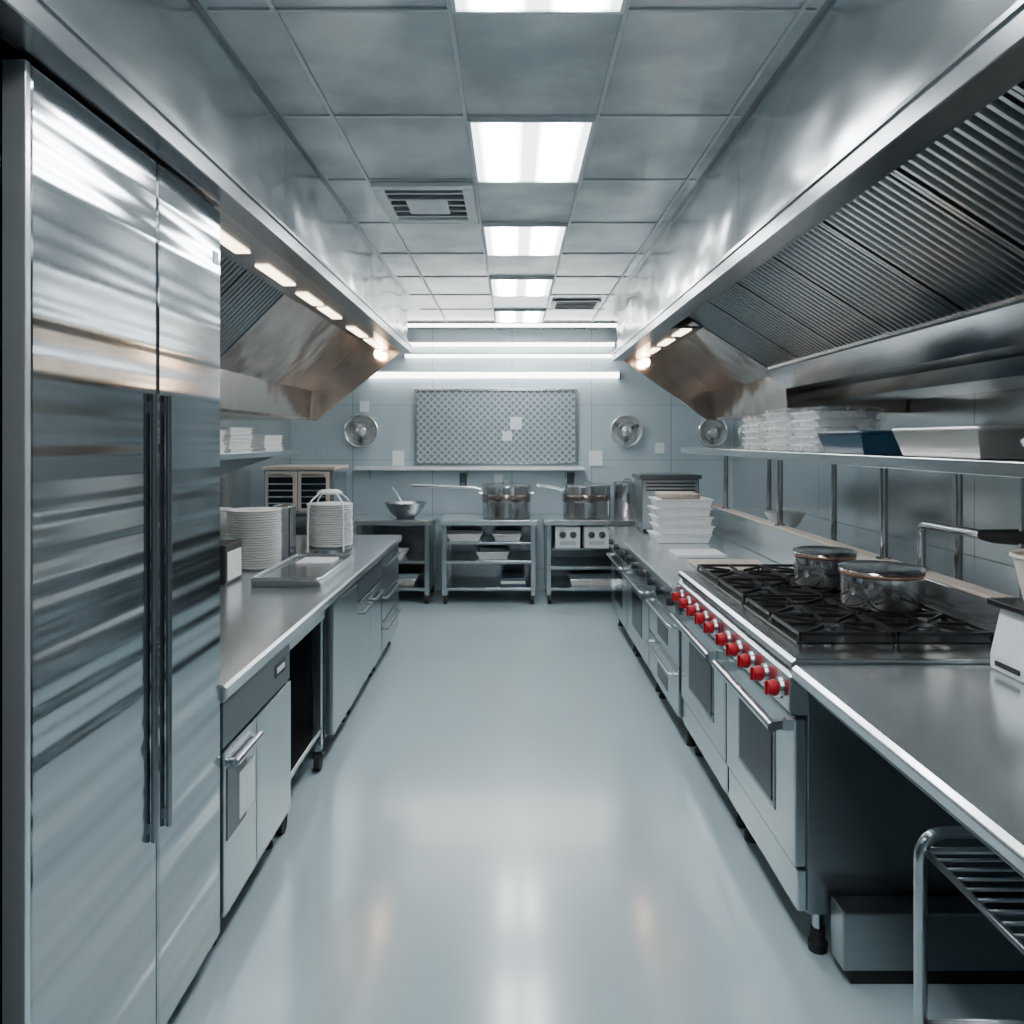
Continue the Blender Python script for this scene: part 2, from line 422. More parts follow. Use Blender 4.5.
lcab(4.22,4.9,1,"plain pale steel base cabinet with black feet")
lcab(4.92,5.82,2,"steel base cabinet with two doors and dark control band")
lcab(5.84,6.7,3,"steel base cabinet with three handled drawers")
for r in leftroots: r.location.x-=.038

def plate(r): return [(0,.004),(r*.55,.004),(r*.56,0),(r*.62,0),(r*.64,.005),(r*.98,.020),(r,.023),(r*.97,.026),(r*.62,.012),(0,.010)]
def stack(cx,cy,z,r,n,pitch,name,lab,grp,cat,mat):
    f=B().lathe(plate(r),(cx,cy,z),36).done(name,mat,None,label=lab,category=cat,group=grp)
    for i in range(1,n):
        c=f.copy(); C.objects.link(c); c.location=f.location+Vector((random.uniform(-.003,.003),random.uniform(-.003,.003),i*pitch))
ZT=.901
stack(-1.61,5.0,ZT,.165,23,.0155,"plate","white round ceramic dinner plate in a tall stack","dinner plates in a stack","plate",WHT)
stack(-1.96,5.2,ZT,.15,22,.0155,"plate","white round ceramic plate in a stack by the wall","plates stacked by the wall","plate",WHT)
stack(-1.28,5.62,ZT+.05,.16,19,.0155,"plate","white ceramic plate held in a steel dispenser","plates in the steel dispenser","plate",WHT)
t=thing("plate_dispenser",(-1.28,5.62,ZT),"low steel plate dispenser with upright guide rods","plate dispenser")
B().lathe([(0,0),(.17,0),(.17,.045),(.16,.048),(0,.048)],(-1.28,5.62,ZT)).done("base",ST,t)
for a in range(4):
    an=math.radians(45+90*a); x=-1.28+.172*math.cos(an); y=5.62+.172*math.sin(an)
    x2=-1.28+.08*math.cos(an); y2=5.62+.08*math.sin(an)
    B().tube(rpath([(x,y,ZT+.03),(x,y,ZT+.36),(x2,y2,ZT+.43)],.05),.006,8).done("guide_rod",WPL,t)
B().lathe([(0,0),(.085,0),(.09,.01),(.06,.03),(0,.035)],(-1.28,5.62,ZT+.42)).done("top_cap",WPL,t)
t=thing("utensil_container",(-1.49,5.34,ZT),"tall square stainless steel container beside the plates","container")
b=B(); xa,xb,ya,yb=-1.57,-1.46,5.25,5.41
b.box(xa,xb,ya,yb,ZT,ZT+.01).box(xa,xa+.006,ya,yb,ZT,ZT+.36).box(xb-.006,xb,ya,yb,ZT,ZT+.36).box(xa,xb,ya,ya+.006,ZT,ZT+.36).box(xa,xb,yb-.006,yb,ZT,ZT+.36)
b.done("body",ST,t); b=B(); b.tube(rpath([(xa,ya,ZT+.36),(xb,ya,ZT+.36),(xb,yb,ZT+.36),(xa,yb,ZT+.36)],.02,closed=True),.008,8,closed=True); b.done("rim",ST,t)
t=thing("ticket_printer",(-1.66,4.5,ZT),"small black machine with pale front panel on worktop","kitchen machine")
bx(-1.84,-1.57,4.38,4.66,ZT,ZT+.22).done("body",BLK,t,.01)
bx(-1.57,-1.565,4.41,4.63,ZT+.02,ZT+.18).done("front_panel",WPL,t,.003)
bx(-1.80,-1.61,4.375,4.38,ZT+.02,ZT+.19).done("side_plate",WPL,t,.003)
t=thing("serving_tray",(-1.22,4.9,ZT),"large shallow stainless steel tray lying on worktop","tray")
b=B(); xa,xb,ya,yb=-1.42,-1.04,4.35,5.25
b.box(xa,xb,ya,yb,ZT,ZT+.03).done("base",ST,t,.004)
b=B(); b.tube(rpath([(xa,ya,ZT+.04),(xb,ya,ZT+.04),(xb,yb,ZT+.04),(xa,yb,ZT+.04)],.03,closed=True),.012,10,closed=True)
b.done("rim",STT,t)
bx(-1.34,-1.12,4.95,5.18,ZT+.031,ZT+.042).done("cutting_board",WPL,None,.004,label="small white cutting board lying in steel tray",category="cutting board")

t=thing("wall_shelf",(-2.1,5.4,1.6),"stainless steel wall shelf above the worktop","shelf")
b=B().box(-2.49,-1.80,4.0,6.75,1.60,1.615).box(-1.80,-1.785,4.0,6.75,1.575,1.615); b.done("board",ST,t,.002)
for y in(4.2,5.4,6.6):
    B().prism([(-2.49,1.60),(-1.85,1.60),(-2.49,1.38)],'y',y-.01,y+.01).done("bracket",ST,t)
for (x,y,n) in((-2.0,6.2,5),(-2.05,5.6,7),(-2.0,4.9,6)):
    b=bx(x-.16,x+.16,y-.22,y+.22,1.616,1.634); b.box(x-.17,x+.17,y-.23,y+.23,1.634,1.64)
    f=b.done("food_tray",WPL,None,.003,label="shallow pale tray in a pile on the wall shelf",category="tray",group="trays on the wall shelf")
    for i in range(1,n):
        c=f.copy(); C.objects.link(c); c.location=f.location+Vector((random.uniform(-.01,.01),random.uniform(-.01,.01),i*.0245))
t=thing("oven_stand",(-1.95,7.9,0),"stainless steel stand cabinet carrying a countertop oven","cabinet")
bx(-2.45,-1.66,7.5,8.2,.1,.98).done("body",STP,t,.004)
bx(-2.40,-1.70,7.48,7.5,.14,.94).done("door",ST,t,.004)
feet(t,[(-2.38,7.56),(-1.73,7.56),(-2.38,8.12),(-1.73,8.12)],.1)
t=thing("countertop_oven",(-1.95,7.9,.98),"countertop oven with slatted racks behind two glass doors","oven")
bx(-2.34,-1.68,7.54,8.12,1.0,1.42).done("body",STP,t,.008)
bx(-2.36,-1.66,7.52,8.14,1.42,1.45).done("top_cap",WOOD,t,.006)
for a in(-2.32,-2.01):
    d=bx(a,a+.29,7.52,7.54,1.03,1.40).done("door",WOOD,t,.004)
    bx(a+.03,a+.26,7.515,7.52,1.06,1.35).done("window",GLS,d)
    b=B()
    for k in range(4): b.box(a+.03,a+.26,7.510,7.515,1.10+k*.06,1.112+k*.06)
    b.done("rack_slats",ST,d)
    B().tube([(a+.04,7.495,1.375),(a+.25,7.495,1.375)],.008,8).box(a+.05,a+.06,7.495,7.52,1.37,1.38).box(a+.23,a+.24,7.495,7.52,1.37,1.38).done("handle",STD,d)
for x in(-2.31,-1.71):
    for y in(7.58,8.08): B().cyl((x,y,.981),(x,y,1.0),.02,12).done("foot",RUB,t)

# ---------------------------------------------------------------- ranges
def grange(y0_,y1_,lab):
    t=thing("gas_range",(1.3,(y0_+y1_)/2,0),lab,"gas range","gas ranges with red knobs")
    bx(.965,1.72,y0_,y1_,.15,.94).done("body",SSIDE,t,.003)
    B().prism([(.925,.985),(.91,.975),(.91,.955),(.93,.94),(1.72,.94),(1.72,.985)],'y',y0_,y1_).done("cooktop",ST,t,.003)
    B().prism([(.93,.94),(.905,.925),(.905,.81),(.93,.80),(.97,.80),(.97,.94)],'y',y0_+.003,y1_-.003).done("control_panel",ST,t,.003)
    w=y1_-y0_; n=5
    for i in range(n):
        y=y0_+w*(i+.6)/(n+.2); z=.862
        k=B(); k.T=Matrix.Translation((.905,y,z))@Matrix.Rotation(-math.pi/2,4,'Y')
        k.lathe([(0,0),(.036,0),(.036,.006),(.028,.012),(0,.012)],n=24); bz=k.done("knob_bezel",ST,t)
        k=B(); k.T=Matrix.Translation((.893,y,z))@Matrix.Rotation(-math.pi/2,4,'Y')
        k.lathe([(0,0),(.026,0),(.028,.008),(.023,.026),(.019,.03),(0,.03)],n=24)
        k.box(-.023,.023,-.005,.005,.026,.038); k.done("knob",RED,bz,.002)
    d=bx(.925,.965,y0_+.01,y1_-.01,.30,.785).done("oven_door",STP,t,.006)
    bx(.922,.925,y0_+.20,y1_-.20,.40,.68).done("window_frame",STD,d,.002)
    bx(.919,.922,y0_+.225,y1_-.225,.42,.66).done("window",GLS,d,.001)
    h=B().tube([(.868,y0_+.05,.745),(.868,y1_-.05,.745)],.018,14)
    for y in(y0_+.08,y1_-.08): h.prism([(.868,.735),(.868,.755),(.925,.765),(.925,.725)],'y',y-.012,y+.012)
    h.done("handle",POT,d)
    bx(.935,.965,y0_+.01,y1_-.01,.155,.29).done("lower_drawer",STP,t,.004)
    for x in(1.02,1.62):
        for y in(y0_+.06,y1_-.06):
            B().lathe([(0,0),(.03,0),(.032,.03),(.024,.04),(.024,.075),(0,.075)],(x,y,0),18).cyl((x,y,.07),(x,y,.15),.018,14,1).done("leg",[RUB,ST],t)
    gy0=y0_+ (.2 if y0_<3 else .02); gy1=y1_-.01
    bx(1.0,1.705,gy0,gy1,.985,.99).done("burner_pan",BLK,t,.002)
    nb=2; cw=(gy1-gy0)/nb; pc=.348
    for i in range(nb):
        for j in range(2):
            cx=1.005+pc*(j+.5); cy=gy0+cw*(i+.5)
            B().lathe([(0,0),(.05,0),(.05,.012),(.035,.016),(.035,.024),(0,.026)],(cx,cy,.99),20).done("burner",STD,t)
            gr=B(); za,zb=1.010,1.023; hx=pc/2-.005
            x0,x1=cx-hx,cx+hx; ya,yb=cy-cw/2+.006,cy+cw/2-.006
            gr.box(x0,x1,ya,ya+.009,za,zb).box(x0,x1,yb-.009,yb,za,zb).box(x0,x0+.009,ya,yb,za,zb).box(x1-.009,x1,ya,yb,za,zb)
            for a in range(8):
                an=math.pi/4*a; c_,s_=math.cos(an),math.sin(an)
                L=min(((hx-.006)/abs(c_)) if abs(c_)>1e-6 else 9,((yb-ya)/2-.008)/abs(s_) if abs(s_)>1e-6 else 9)
                gr.T=Matrix.Translation((cx,cy,0))@Matrix.Rotation(an,4,'Z')
                gr.box(.055,L,-.0038,.0038,za+.001,zb+.001); gr.T=Matrix.Identity(4)
            for xx in(x0,x1-.009):
                for yy in(ya,yb-.009): gr.box(xx,xx+.009,yy,yy+.009,.99,za)
            gr.done("grate",IRON,t)
grange(2.61,3.46,"stainless gas range with red knobs, black grates and pots")
grange(3.47,4.38,"stainless gas range with red knobs beside the steel worktop")

B().prism([(.885,.90),(.875,.89),(.875,.855),(.885,.845),(1.72,.845),(1.72,.90)],'y',4.39,7.4).done("worktop",STT,None,.003,label="stainless steel worktop beyond the ranges holding white boxes",category="worktop")
def rcab(y0_,y1_,kind,lab):
    t=thing("base_cabinet",(1.3,(y0_+y1_)/2,0),lab,"cabinet","base cabinets beyond the ranges")
    bx(.95,1.68,y0_+.004,y1_-.004,.14,.84).done("body",STD,t,.003)
    bx(.90,.95,y0_+.01,y1_-.01,.72,.835).done("control_panel",ST,t,.003)
    m=(y0_+y1_)/2
    for y in (y0_+.15,m,y1_-.15):
        k=B(); k.T=Matrix.Translation((.90,y,.78))@Matrix.Rotation(-math.pi/2,4,'Y')
        k.lathe([(0,0),(.026,0),(.024,.025),(0,.028)],n=18).done("knob",BLK,t)
    if kind==0:
        for z0,z1 in((.17,.43),(.44,.70)):
            d=bx(.915,.95,y0_+.01,y1_-.01,z0,z1).done("drawer",STP,t,.004)
            B().tube(rpath([(.915,y0_+.1,z1-.05),(.88,y0_+.1,z1-.05),(.88,y1_-.1,z1-.05),(.915,y1_-.1,z1-.05)],.02),.011).done("handle",ST,d)
            bx(.913,.915,m-.16,m+.16,z0+.05,z1-.10).done("dark_inset",GLS,d)
    else:
        d=bx(.915,.95,y0_+.01,y1_-.01,.17,.70).done("door",STP,t,.004)
        B().tube(rpath([(.915,y0_+.08,.66),(.87,y0_+.08,.66),(.87,y1_-.08,.66),(.915,y1_-.08,.66)],.02),.012).done("handle",ST,d)
        bx(.913,.915,m-.22,m+.22,.30,.56).done("window",GLS,d)
    feet(t,[(1.0,y0_+.06),(1.0,y1_-.06),(1.62,y0_+.06),(1.62,y1_-.06)],.14)
rcab(4.40,5.34,0,"steel base cabinet with two handled drawers and knobs")
rcab(5.36,6.36,1,"steel base oven cabinet with bar handle and window")
rcab(6.38,7.38,1,"steel base oven cabinet with handle near end wall")

B().prism([(1.73,0),(1.73,1.12),(1.80,1.12),(1.82,1.07),(2.49,1.07),(2.49,0)],'y',2.61,7.4).done("service_ledge",STT,None,.003,label="low steel-clad service ledge running behind the ranges",category="ledge")
bx(1.725,1.81,2.61,7.4,1.121,1.135).done("ledge_reflection",WOOD,None,.003,label="tan strip painted as warm reflection on the ledge top",category="painted reflection")  # added tan strip stands in for warm reflections along the ledge top
t=thing("overshelf",(1.8,4.5,1.136),"long stainless steel overshelf on posts above the ranges","shelf")
B().box(1.46,2.2,1.0,6.9,1.62,1.635).box(1.455,1.475,1.0,6.9,1.59,1.637).done("shelf_board",ST,t,.003)
for y in(2.75,3.8,5.27,6.6):
    B().cyl((1.765,y,1.136),(1.765,y,1.62),.02,16).lathe([(0,0),(.035,0),(.035,.01),(0,.012)],(1.765,y,1.136),16).done("post",POT,t)
    B().cyl((2.12,y,1.071),(2.12,y,1.62),.02,16).done("post",POT,t)
    B().box(1.5,2.16,y-.015,y+.015,1.59,1.62).done("bracket",ST,t)
t=thing("pot_filler",(1.765,3.42,1.136),"steel swing-arm pot filler with black grip","faucet")
B().tube(rpath([(1.765,3.45,1.136),(1.765,3.45,1.34),(1.765,2.98,1.345)],.05),.018,14).lathe([(0,0),(.03,0),(.03,.02),(0,.022)],(1.765,3.45,1.136),16).done("arm",POT,t)
B().tube([(1.765,3.0,1.345),(1.765,2.93,1.347),(1.765,2.70,1.37),(1.765,2.60,1.375)],[.02,.026,.03,.024],14).done("grip",RUB,t)

def potprof(r,h,w=.006): return [(0,0),(r*.94,0),(r,.012),(r,h-.006),(r+.006,h),(r+.004,h+.004),(r-w,h),(r-w,.012),(0,.01)]
def pot(x,y,z,r,h,lab,lid=True,band=(.72,.94),side=True,longh=0,hang=math.pi,bm_=None,lh=True):
    t=thing("cooking_pot",(x,y,z),lab,"pot")
    B().lathe(potprof(r,h),(x,y,z),48).done("body",POT,t)
    if band: B().lathe([(r+.001,h*band[0]),(r+.003,h*band[0]+.003),(r+.003,h*band[1]-.003),(r+.001,h*band[1])],(x,y,z),48).done("band",bm_ or COP,t)  # copper rim on range pots; painted brown reflection on the back stockpots
    if lid:
        l=B().lathe([(r+.006,h+.005),(r+.008,h+.010),(r*.93,h+.016),(r*.88,h+.012),(0,h+.014)],(x,y,z),48).done("lid",STP,t)
        if lh: B().tube(rpath([(x-.04,y,z+h+.013),(x-.035,y,z+h+.045),(x+.035,y,z+h+.045),(x+.04,y,z+h+.013)],.015),.006,8).done("lid_handle",STD,l)
    if side:
        for sgn in(-1,1):
            B().tube(rpath([(x+sgn*(r-.002),y-.06,z+h*.75),(x+sgn*(r+.05),y-.06,z+h*.8),(x+sgn*(r+.05),y+.06,z+h*.8),(x+sgn*(r-.002),y+.06,z+h*.75)],.03),.009,8).done("handle",ST,t)
    if longh:
        c_,s_=math.cos(hang),math.sin(hang)
        B().tube([(x+c_*r,y+s_*r,z+h*.85),(x+c_*(r+.08),y+s_*(r+.08),z+h*.93),(x+c_*(r+longh),y+s_*(r+longh),z+h*1.0)],[.014,.014,.018],10).done("long_handle",ST,t)
    return t
pot(1.51,3.27,1.026,.158,.145,"stainless steel pot with copper-toned rim on gas range",side=False,band=(.86,.98),lh=False)
pot(1.47,3.76,1.026,.136,.145,"smaller stainless steel pot with copper-toned rim on range",side=False,band=(.86,.98),lh=False)

B().prism([(.92,.970),(.905,.958),(.905,.933),(.92,.915),(2.49,.915),(2.49,.970)],'y',.3,2.595).done("worktop",STT,None,.004,label="smooth stainless steel table top with rounded front edge",category="worktop")
t=thing("table_frame",(1.6,1.4,0),"steel underframe and legs carrying the table top","table")
b=B()
for x,y in((2.4,2.3),(2.4,.4),(1.0,.4)): b.cyl((x,y,0),(x,y,.88),.022,14)
b.box(.97,2.45,.35,.41,.865,.913).box(.97,1.01,.40,2.55,.87,.913).box(2.38,2.42,.40,2.33,.87,.913)
b.done("frame",STD,t)
t=thing("floor_storage_box",(1.6,2.5,0),"low stainless steel box standing under the table","storage box")
bx(1.03,2.3,2.49,2.59,.045,.225).done("body",SBOX,t,.006); bx(1.06,2.26,2.50,2.57,0,.045).done("plinth",RUB,t)
t=thing("wire_rack",(1.3,1.5,0),"tubular steel rack with wire shelves under the table","rack")
zt=.78
for y in(1.88,1.08):
    B().tube(rpath([(.96,y,.0),(.96,y,zt),(1.75,y,zt),(1.75,y,.0)],.07,8),.015,12).done("side_frame",ST,t)
for z in(.735,.33):
    b=B().tube([(.97,1.88,z),(.97,1.08,z)],.008,8).tube([(1.74,1.88,z),(1.74,1.08,z)],.008,8)
    for xx in(1.2,1.48): b.tube([(xx,1.88,z-.008),(xx,1.08,z-.008)],.006,8)
    for i in range(20): b.tube([(.97,1.11+i*.04,z+.004),(1.74,1.11+i*.04,z+.004)],.004,6)
    b.tube([(.97,1.88,z),(1.74,1.88,z)],.008,8).tube([(.97,1.08,z),(1.74,1.08,z)],.008,8)
    b.done("wire_shelf",STD,t)
ZN=.971
t=thing("kitchen_scale",(1.65,2.45,ZN),"white kitchen scale with black platform on table","scale")
B().prism([(1.525,ZN),(1.525,ZN+.05),(1.56,ZN+.20),(1.80,ZN+.20),(1.80,ZN)],'y',2.36,2.56).done("body",WPL,t,.012)
bx(1.57,1.80,2.355,2.36,ZN+.12,ZN+.18).done("display",BLK,t,.003)
bx(1.53,1.84,2.34,2.58,ZN+.201,ZN+.222).done("platform",BLK,t,.004)
for i in range(3): B().cyl((1.57+i*.05,2.357,ZN+.07),(1.57+i*.05,2.347,ZN+.07),.013,16).done("button",BLK,t)
bx(1.52,1.53,2.40,2.52,ZN+.02,ZN+.035).done("foot_strip",RUB,t)
t=thing("plastic_tub",(1.68,2.45,ZN+.223),"cream plastic tub with rim standing on scale","tub")
B().lathe([(0,0),(.095,0),(.125,.14),(.135,.145),(.132,.155),(.12,.15),(.09,.008),(0,.008)],(1.68,2.45,ZN+.223),32).done("body",CRM,t)
def blob(name,x0,x1,y0_,y1_,z0,z1,mat,parent=None,seed=0,amp=.006,taper=.04,drop=.12,**props):
    rnd=random.Random(seed)
    me=bpy.data.meshes.new(name); bm=bmesh.new(); bmesh.ops.create_cube(bm,size=1)
    bmesh.ops.subdivide_edges(bm,edges=bm.edges[:],cuts=9,use_grid_fill=True)
    for v in bm.verts:
        n=v.co.copy(); top=(n.z+.5)
        v.co.x=n.x*(x1-x0)*(1-taper*abs(n.z*2)**2)+rnd.uniform(-amp,amp)
        v.co.y=n.y*(y1_-y0_)*(1-taper*abs(n.z*2)**2)+rnd.uniform(-amp,amp)
        v.co.z=n.z*(z1-z0) - top*(z1-z0)*drop*((abs(n.x)*2)**4+(abs(n.y)*2)**4)/2 +(rnd.uniform(-amp,amp) if top>.05 else 0)
    for f in bm.faces: f.smooth=True
    bm.to_mesh(me); bm.free(); me.materials.append(mat)
    ob=bpy.data.objects.new(name,me); C.objects.link(ob); o=Vector(((x0+x1)/2,(y0_+y1_)/2,(z0+z1)/2)); W[ob.name]=o
    if parent is not None: ob.parent=parent; ob.location=o-W[parent.name]
    else: ob.location=o
    for k,v in props.items(): ob[k]=v
    return ob
ZS=1.638
for i,(ya,yb,hh) in enumerate(((4.0,4.40,.24),(4.44,4.88,.25),(4.93,5.33,.23))):
    t=thing("wrapped_bundle",(1.68,(ya+yb)/2,ZS),"clear plastic wrapped bundle of white containers on overshelf","wrapped bundle","wrapped bundles on the overshelf")
    b=B(); nl=5; lh=(hh-.03)/nl
    for k in range(nl):
        z=ZS+.002+k*lh
        b.prism([(1.55,z),(1.535,z+lh*.7),(1.525,z+lh*.7),(1.525,z+lh*.92),(1.855,z+lh*.92),(1.855,z+lh*.7),(1.845,z+lh*.7),(1.83,z)],'y',ya+.03,yb-.03)
    b.done("contents",WPL,t)
    blob("plastic_wrap",1.50,1.88,ya,yb,ZS+.001,ZS+hh,WRAP,t,i,.004)
def tub(t,x0,x1,y0_,y1_,z0,z1,mat,rimmat=None,tp=.03):
    b=B()
    def ring(i,z,o): return [(x0+i+o,y0_+i+o,z),(x1-i-o,y0_+i+o,z),(x1-i-o,y1_-i-o,z),(x0+i+o,y1_-i-o,z)]
    vs=ring(tp,z0,0)+ring(0,z1,0)+ring(0,z1,.01)+ring(tp,z0+.008,.008)
    q=[(0,3,2,1),(12,13,14,15)]
    for a in (0,4,8):
        for k in range(4): q.append((a+k,a+(k+1)%4,a+4+(k+1)%4,a+4+k))
    b.add(vs,q); b.done("body",mat,t,.004)
    B().tube(rpath(ring(0,z1,0),.03,closed=True),.008,8,closed=True).done("rim",rimmat or mat,t)
t=thing("storage_tub",(1.62,3.6,ZS),"dark blue rectangular plastic tub on overshelf","tub")
tub(t,1.47,1.86,3.38,3.86,ZS,ZS+.095,BLU)
t=thing("steel_pan",(1.7,2.9,ZS),"wide pale metal hotel pan on overshelf","pan")
PAN=steel("steel_pan_pale",(.58,.56,.53),.35,(1,1,6),metal=.8)
tub(t,1.48,1.98,2.55,3.12,ZS,ZS+.10,PAN,PAN)
t=thing("steel_pan",(1.7,2.2,ZS),"shallow stainless pan near shelf end on overshelf","pan")
tub(t,1.55,1.98,1.9,2.45,ZS,ZS+.06,STT)
B().lathe([(0,0),(.07,0),(.10,.03),(.145,.11),(.14,.112),(.09,.035),(0,.012)],(1.96,5.75,1.072),32).done("bowl",WHT,None,label="white round bowl standing on the steel ledge",category="bowl")
for i in range(5):
    z=.901+i*.068
    dx=random.uniform(-.012,.012)
    t=thing("food_container",(1.33+dx,6.35,z),"white rectangular lidded food container in a stack","food container","white containers stacked on worktop")
    B().prism([(1.14+dx,z),(1.12+dx,z+.055),(1.55+dx,z+.055),(1.53+dx,z)],'y',6.18,6.52).done("body",WPL,t,.006)
    bx(1.11+dx,1.56+dx,6.17,6.53,z+.055,z+.066).done("lid",WHT,t,.003)
blob("folded_towel",1.16,1.46,6.20,6.48,1.242,1.285,TOWEL,None,9,.004,label="flat folded beige towel lying on white containers",category="towel")
t=thing("countertop_appliance",(1.4,7.1,.901),"squat stainless countertop appliance with dark top","kitchen appliance")
bx(1.12,1.62,6.92,7.32,.921,1.36).done("body",STP,t,.01); bx(1.10,1.64,6.90,7.34,1.36,1.40).done("lid",STD,t,.008)
b=B()
for k in range(3): b.box(1.16,1.58,6.91,6.92,1.26+k*.03,1.272+k*.03)
b.done("vent_slots",BLK,t)
bx(1.2,1.5,6.915,6.92,1.0,1.1).done("control_panel",DPAN,t); 
for x in(1.16,1.58):
    for y in(6.96,7.28): B().cyl((x,y,.901),(x,y,.921),.02,12).done("foot",RUB,t)
bx(1.15,1.60,4.85,5.25,.901,.918).done("cutting_board",WOOD,None,.005,label="pale rectangular cutting board on steel worktop",category="cutting board")
bx(1.12,1.45,5.4,5.7,.901,.925).done("cutting_board",WPL,None,.005,label="white cutting board on the steel worktop",category="cutting board")

# ---------------------------------------------------------------- back units
def stand(x0,x1,kind,lab):
    t=thing("equipment_stand",((x0+x1)/2,8.6,0),lab,"equipment stand","steel stands along the end wall")
    ya,yb=8.27,8.98
    B().prism([(ya-.02,.87),(ya-.02,.82),(yb,.82),(yb,.87)],'x',x0-.03,x1+.03).done("top",STT,t,.005)
    b=B()
    for x in(x0+.02,x1-.02):
        for y in(ya+.02,yb-.02): b.box(x-.024,x+.024,y-.022,y+.022,.09,.82)
    b.done("frame",STP,t,.003)
    for z in((.14,.42) if kind!=2 else (.14,.36)): bx(x0+.03,x1-.03,ya+.01,yb-.01,z,z+.03).done("shelf",STP,t,.003)
    if kind==1: bx(x0+.03,x1-.03,ya+.01,yb-.01,.62,.64).done("shelf",STP,t,.003)
    bx(x0+.02,x1-.02,yb-.015,yb-.003,.1,.82).done("rear_panel",SSIDE,t)
    bx(x0+.002,x0+.012,ya+.05,yb-.05,.1,.82).done("side_panel",ST,t); bx(x1-.012,x1-.002,ya+.05,yb-.05,.1,.82).done("side_panel",ST,t)
    for x in(x0+.03,x1-.03):
        for y in(ya+.03,yb-.03):
            B().cyl((x-.018,y,.045),(x+.018,y,.045),.045,18).box(x-.025,x+.025,y-.02,y+.02,.07,.09).done("caster",RUB,t)
    if kind==2: bx(x0+.05,x1-.05,ya+.03,yb-.04,.56,.575).done("shelf",STP,t)
    return t
stand(-1.60,-.86,0,"stainless steel stand on casters with open shelves")
stand(-.72,.24,1,"wide stainless steel stand on casters with three shelves")
stand(.36,1.40,2,"stainless stand on casters holding two control boxes")
def ctrl(x):
    t=thing("control_box",(x,8.4,.575),"white control box with round dials on stand shelf","control box","control boxes on the stand")
    bx(x-.13,x+.13,8.30,8.6,.576,.80).done("body",WPL,t,.008)
    for dx in(-.055,.055):
        k=B(); k.T=Matrix.Translation((x+dx,8.30,.715))@Matrix.Rotation(math.pi/2,4,'X')
        k.lathe([(0,0),(.036,0),(.036,.008),(.02,.01),(.018,.025),(0,.025)],n=20).done("dial",STD,t)
    bx(x-.08,x+.08,8.297,8.30,.61,.65).done("label_plate",GRID,t)
ctrl(.58); ctrl(.88)
for (x,z,w,mat,lab) in((-.50,.64,.36,WHT,"shallow white tray on stand shelf"),(-.05,.64,.3,WPL,"pale plastic tray on stand shelf"),(-.2,.45,.34,WPL,"white shallow tray on middle shelf of stand"),(-1.3,.45,.36,WHT,"white shallow tray on open stand shelf"),(-1.2,.17,.4,STT,"steel tray on bottom shelf of stand"),(.85,.17,.5,STT,"steel tray on bottom shelf under control boxes")):
    t=thing("shelf_tray",(x,8.5,z+.001),lab,"tray")
    tub(t,x-w/2,x+w/2,8.35,8.7,z+.001,z+.07,mat)
for i in range(3):
    bx(-.12,.14,8.33,8.62,.171+i*.03,.199+i*.03).done("folded_cloth",BLU if i%2==0 else WPL,None,.008,label="folded blue cloth on bottom stand shelf" if i%2==0 else "folded white cloth on bottom stand shelf",category="cloth",group="folded cloths")
ZK=.871
pot(-.06,8.6,ZK,.26,.34,"large stainless stockpot with lid and long handle",longh=.75,band=(.50,.74),bm_=BREFL)
pot(.80,8.6,ZK,.255,.34,"large lidded stainless stockpot on the steel stand",side=False,longh=.28,band=(.50,.74),bm_=BREFL)
pot(1.255,8.7,ZK,.15,.36,"tall stainless pot with lid beside the stockpot",band=None,side=False)
t=thing("mixing_bowl",(-1.13,8.5,ZK),"dark stainless mixing bowl with ladle on stand","bowl")
B().lathe([(0,0),(.09,0),(.16,.06),(.22,.16),(.228,.165),(.215,.16),(.15,.065),(0,.012)],(-1.13,8.5,ZK),36).done("body",SLIP,t)
t=thing("ladle",(-1.1,8.5,ZK+.1),"steel ladle leaning in the mixing bowl","ladle")
B().tube([(-1.08,8.48,ZK+.06),(-1.2,8.5,ZK+.22),(-1.27,8.5,ZK+.33)],.009,8).done("handle",SHND,t)
B().lathe([(0,0),(.04,.01),(.055,.04),(.05,.04),(.036,.015),(0,.006)],(-1.06,8.47,ZK+.025),20).done("scoop",ST,t)
t=thing("wall_shelf",(-.55,8.98,1.38),"narrow stainless wall shelf running below mesh board","shelf")
B().box(-1.75,.80,8.86,9.045,1.385,1.40).box(-1.75,.80,8.855,8.862,1.365,1.402).done("board",WPL,t,.001)
for x in(-1.6,-.5,.6): B().prism([(9.045,1.385),(8.89,1.385),(9.045,1.26)],'x',x-.008,x+.008).done("bracket",ST,t)
def dispenser(x):
    t=thing("soap_dispenser",(x,9.0,1.2),"small dark blue wall-mounted dispenser below shelf","dispenser","wall dispensers")
    bx(x-.04,x+.04,8.98,9.049,1.17,1.33).done("body",DPAN,t,.01)
    bx(x-.02,x+.02,8.95,8.98,1.19,1.22).done("spout",STD,t,.003)
dispenser(-.55); dispenser(.66)
t=thing("mesh_board",(-.18,9.03,1.85),"framed grey diamond-mesh board on end wall","notice board")
bx(-1.08,.72,9.03,9.045,1.43,2.26).done("panel",MBACK,t)
b=B(); X0,X1,Z0,Z1=-1.07,.71,1.44,2.25; pit=.08; hw=.009
for sg in (1,-1):
    c=-3.0
    while c<3.0:
        if sg>0: lo=X0-c; hi=X0+(Z1-Z0)-c
        else: lo=X0-(Z1-Z0)+c; hi=X0+c
        a0=max(X0,lo); a1=min(X1,hi)
        if a1-a0>.02:
            y=9.022 if sg>0 else 9.026
            z0_,z1_=Z0+sg*(a0-X0)+c,Z0+sg*(a1-X0)+c
            b.add([(a0,y,z0_-hw),(a0,y,z0_+hw),(a1,y,z1_+hw),(a1,y,z1_-hw)],[(0,1,2,3)])
        c+=pit
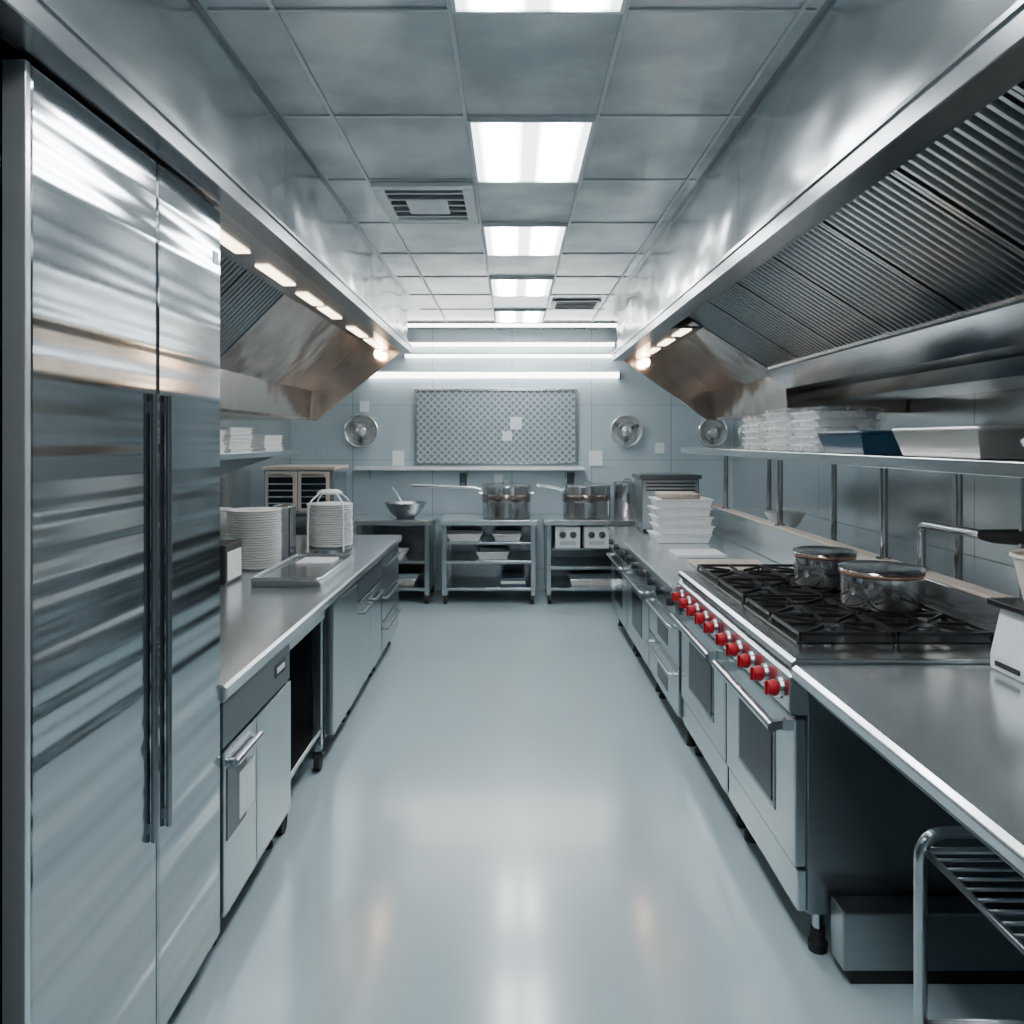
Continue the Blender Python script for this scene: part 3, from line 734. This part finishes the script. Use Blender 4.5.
b.done("lattice",MWIRE,t)
B().box(-1.10,.74,9.01,9.045,2.25,2.28).box(-1.10,.74,9.01,9.045,1.41,1.44).box(-1.10,-1.07,9.01,9.045,1.44,2.25).box(.71,.74,9.01,9.045,1.44,2.25).done("frame",ST,t,.003)
for (x,z,w,h) in((-.02,1.82,.13,.14),(-.11,1.69,.11,.11)):
    bx(x,x+w,9.008,9.020,z,z+h).done("paper_note",PAP,None,label="small white paper note pinned on mesh board",category="paper note",group="notes on the mesh board")
for (x,z,w,h) in((-1.35,1.41,.13,.17),(.87,1.41,.15,.17),(-1.72,2.02,.1,.12),(1.62,1.55,.1,.12),(-.2,1.22,.1,.09)):
    bx(x,x+w,9.035,9.048,z,z+h).done("wall_notice",PAP,None,label="white paper notice on the pale wall",category="notice",group="wall notices")
def disc(x,z,r,lab):
    t=thing("wall_fan",(x,9.04,z),lab,"wall fan","round wall fans")
    M=Matrix.Translation((x,9.045,z))@Matrix.Rotation(math.pi/2,4,'X')
    b=B(); b.T=M; b.lathe([(0,0),(r*.97,0),(r,.02),(r,.05),(r*.94,.055),(r*.86,.04),(r*.84,.022),(0,.022)],n=40); b.done("housing",DISC,t)
    b=B()
    for a in range(3):
        an=2*math.pi*a/3+.5; b.T=M@Matrix.Rotation(an,4,'Z')
        b.add([(r*.15,-r*.05,.036),(r*.78,-r*.14,.030),(r*.78,r*.10,.040),(r*.15,r*.06,.042)],[(0,1,2,3)])
        b.add([(r*.15,-r*.05,.032),(r*.78,-r*.14,.026),(r*.78,r*.10,.036),(r*.15,r*.06,.038)],[(3,2,1,0)])
    b.done("blades",STD,t)
    b=B(); b.T=M; b.lathe([(0,.02),(r*.30,.024),(r*.30,.05),(r*.2,.06),(0,.062)],n=20); b.done("hub",DISC,t)
    b=B(); b.T=M
    b.tube([(r*.55*math.cos(q/24*2*math.pi),r*.55*math.sin(q/24*2*math.pi),.056) for q in range(24)],.006,6,closed=True)
    b.done("guard",STD,t)
disc(-1.70,1.80,.195,"round stainless wall fan beside the mesh board")
disc(1.29,1.80,.185,"round stainless wall fan on the pale wall")
disc(2.26,1.78,.17,"round stainless wall fan near the corner")

# ---------------------------------------------------------------- world / camera
w=bpy.data.worlds.new("World"); bpy.context.scene.world=w; w.use_nodes=True
bg=w.node_tree.nodes['Background']; bg.inputs[0].default_value=(.55,.75,.9,1); bg.inputs[1].default_value=.3
cam=bpy.data.cameras.new("Camera"); co=bpy.data.objects.new("Camera",cam); C.objects.link(co)
co.location=(0,0,1.7); co.rotation_euler=(math.radians(90),0,0)
cam.sensor_width=36; cam.lens=28.125; cam.shift_y=-72/1024; cam.clip_start=.05
bpy.context.scene.camera=co
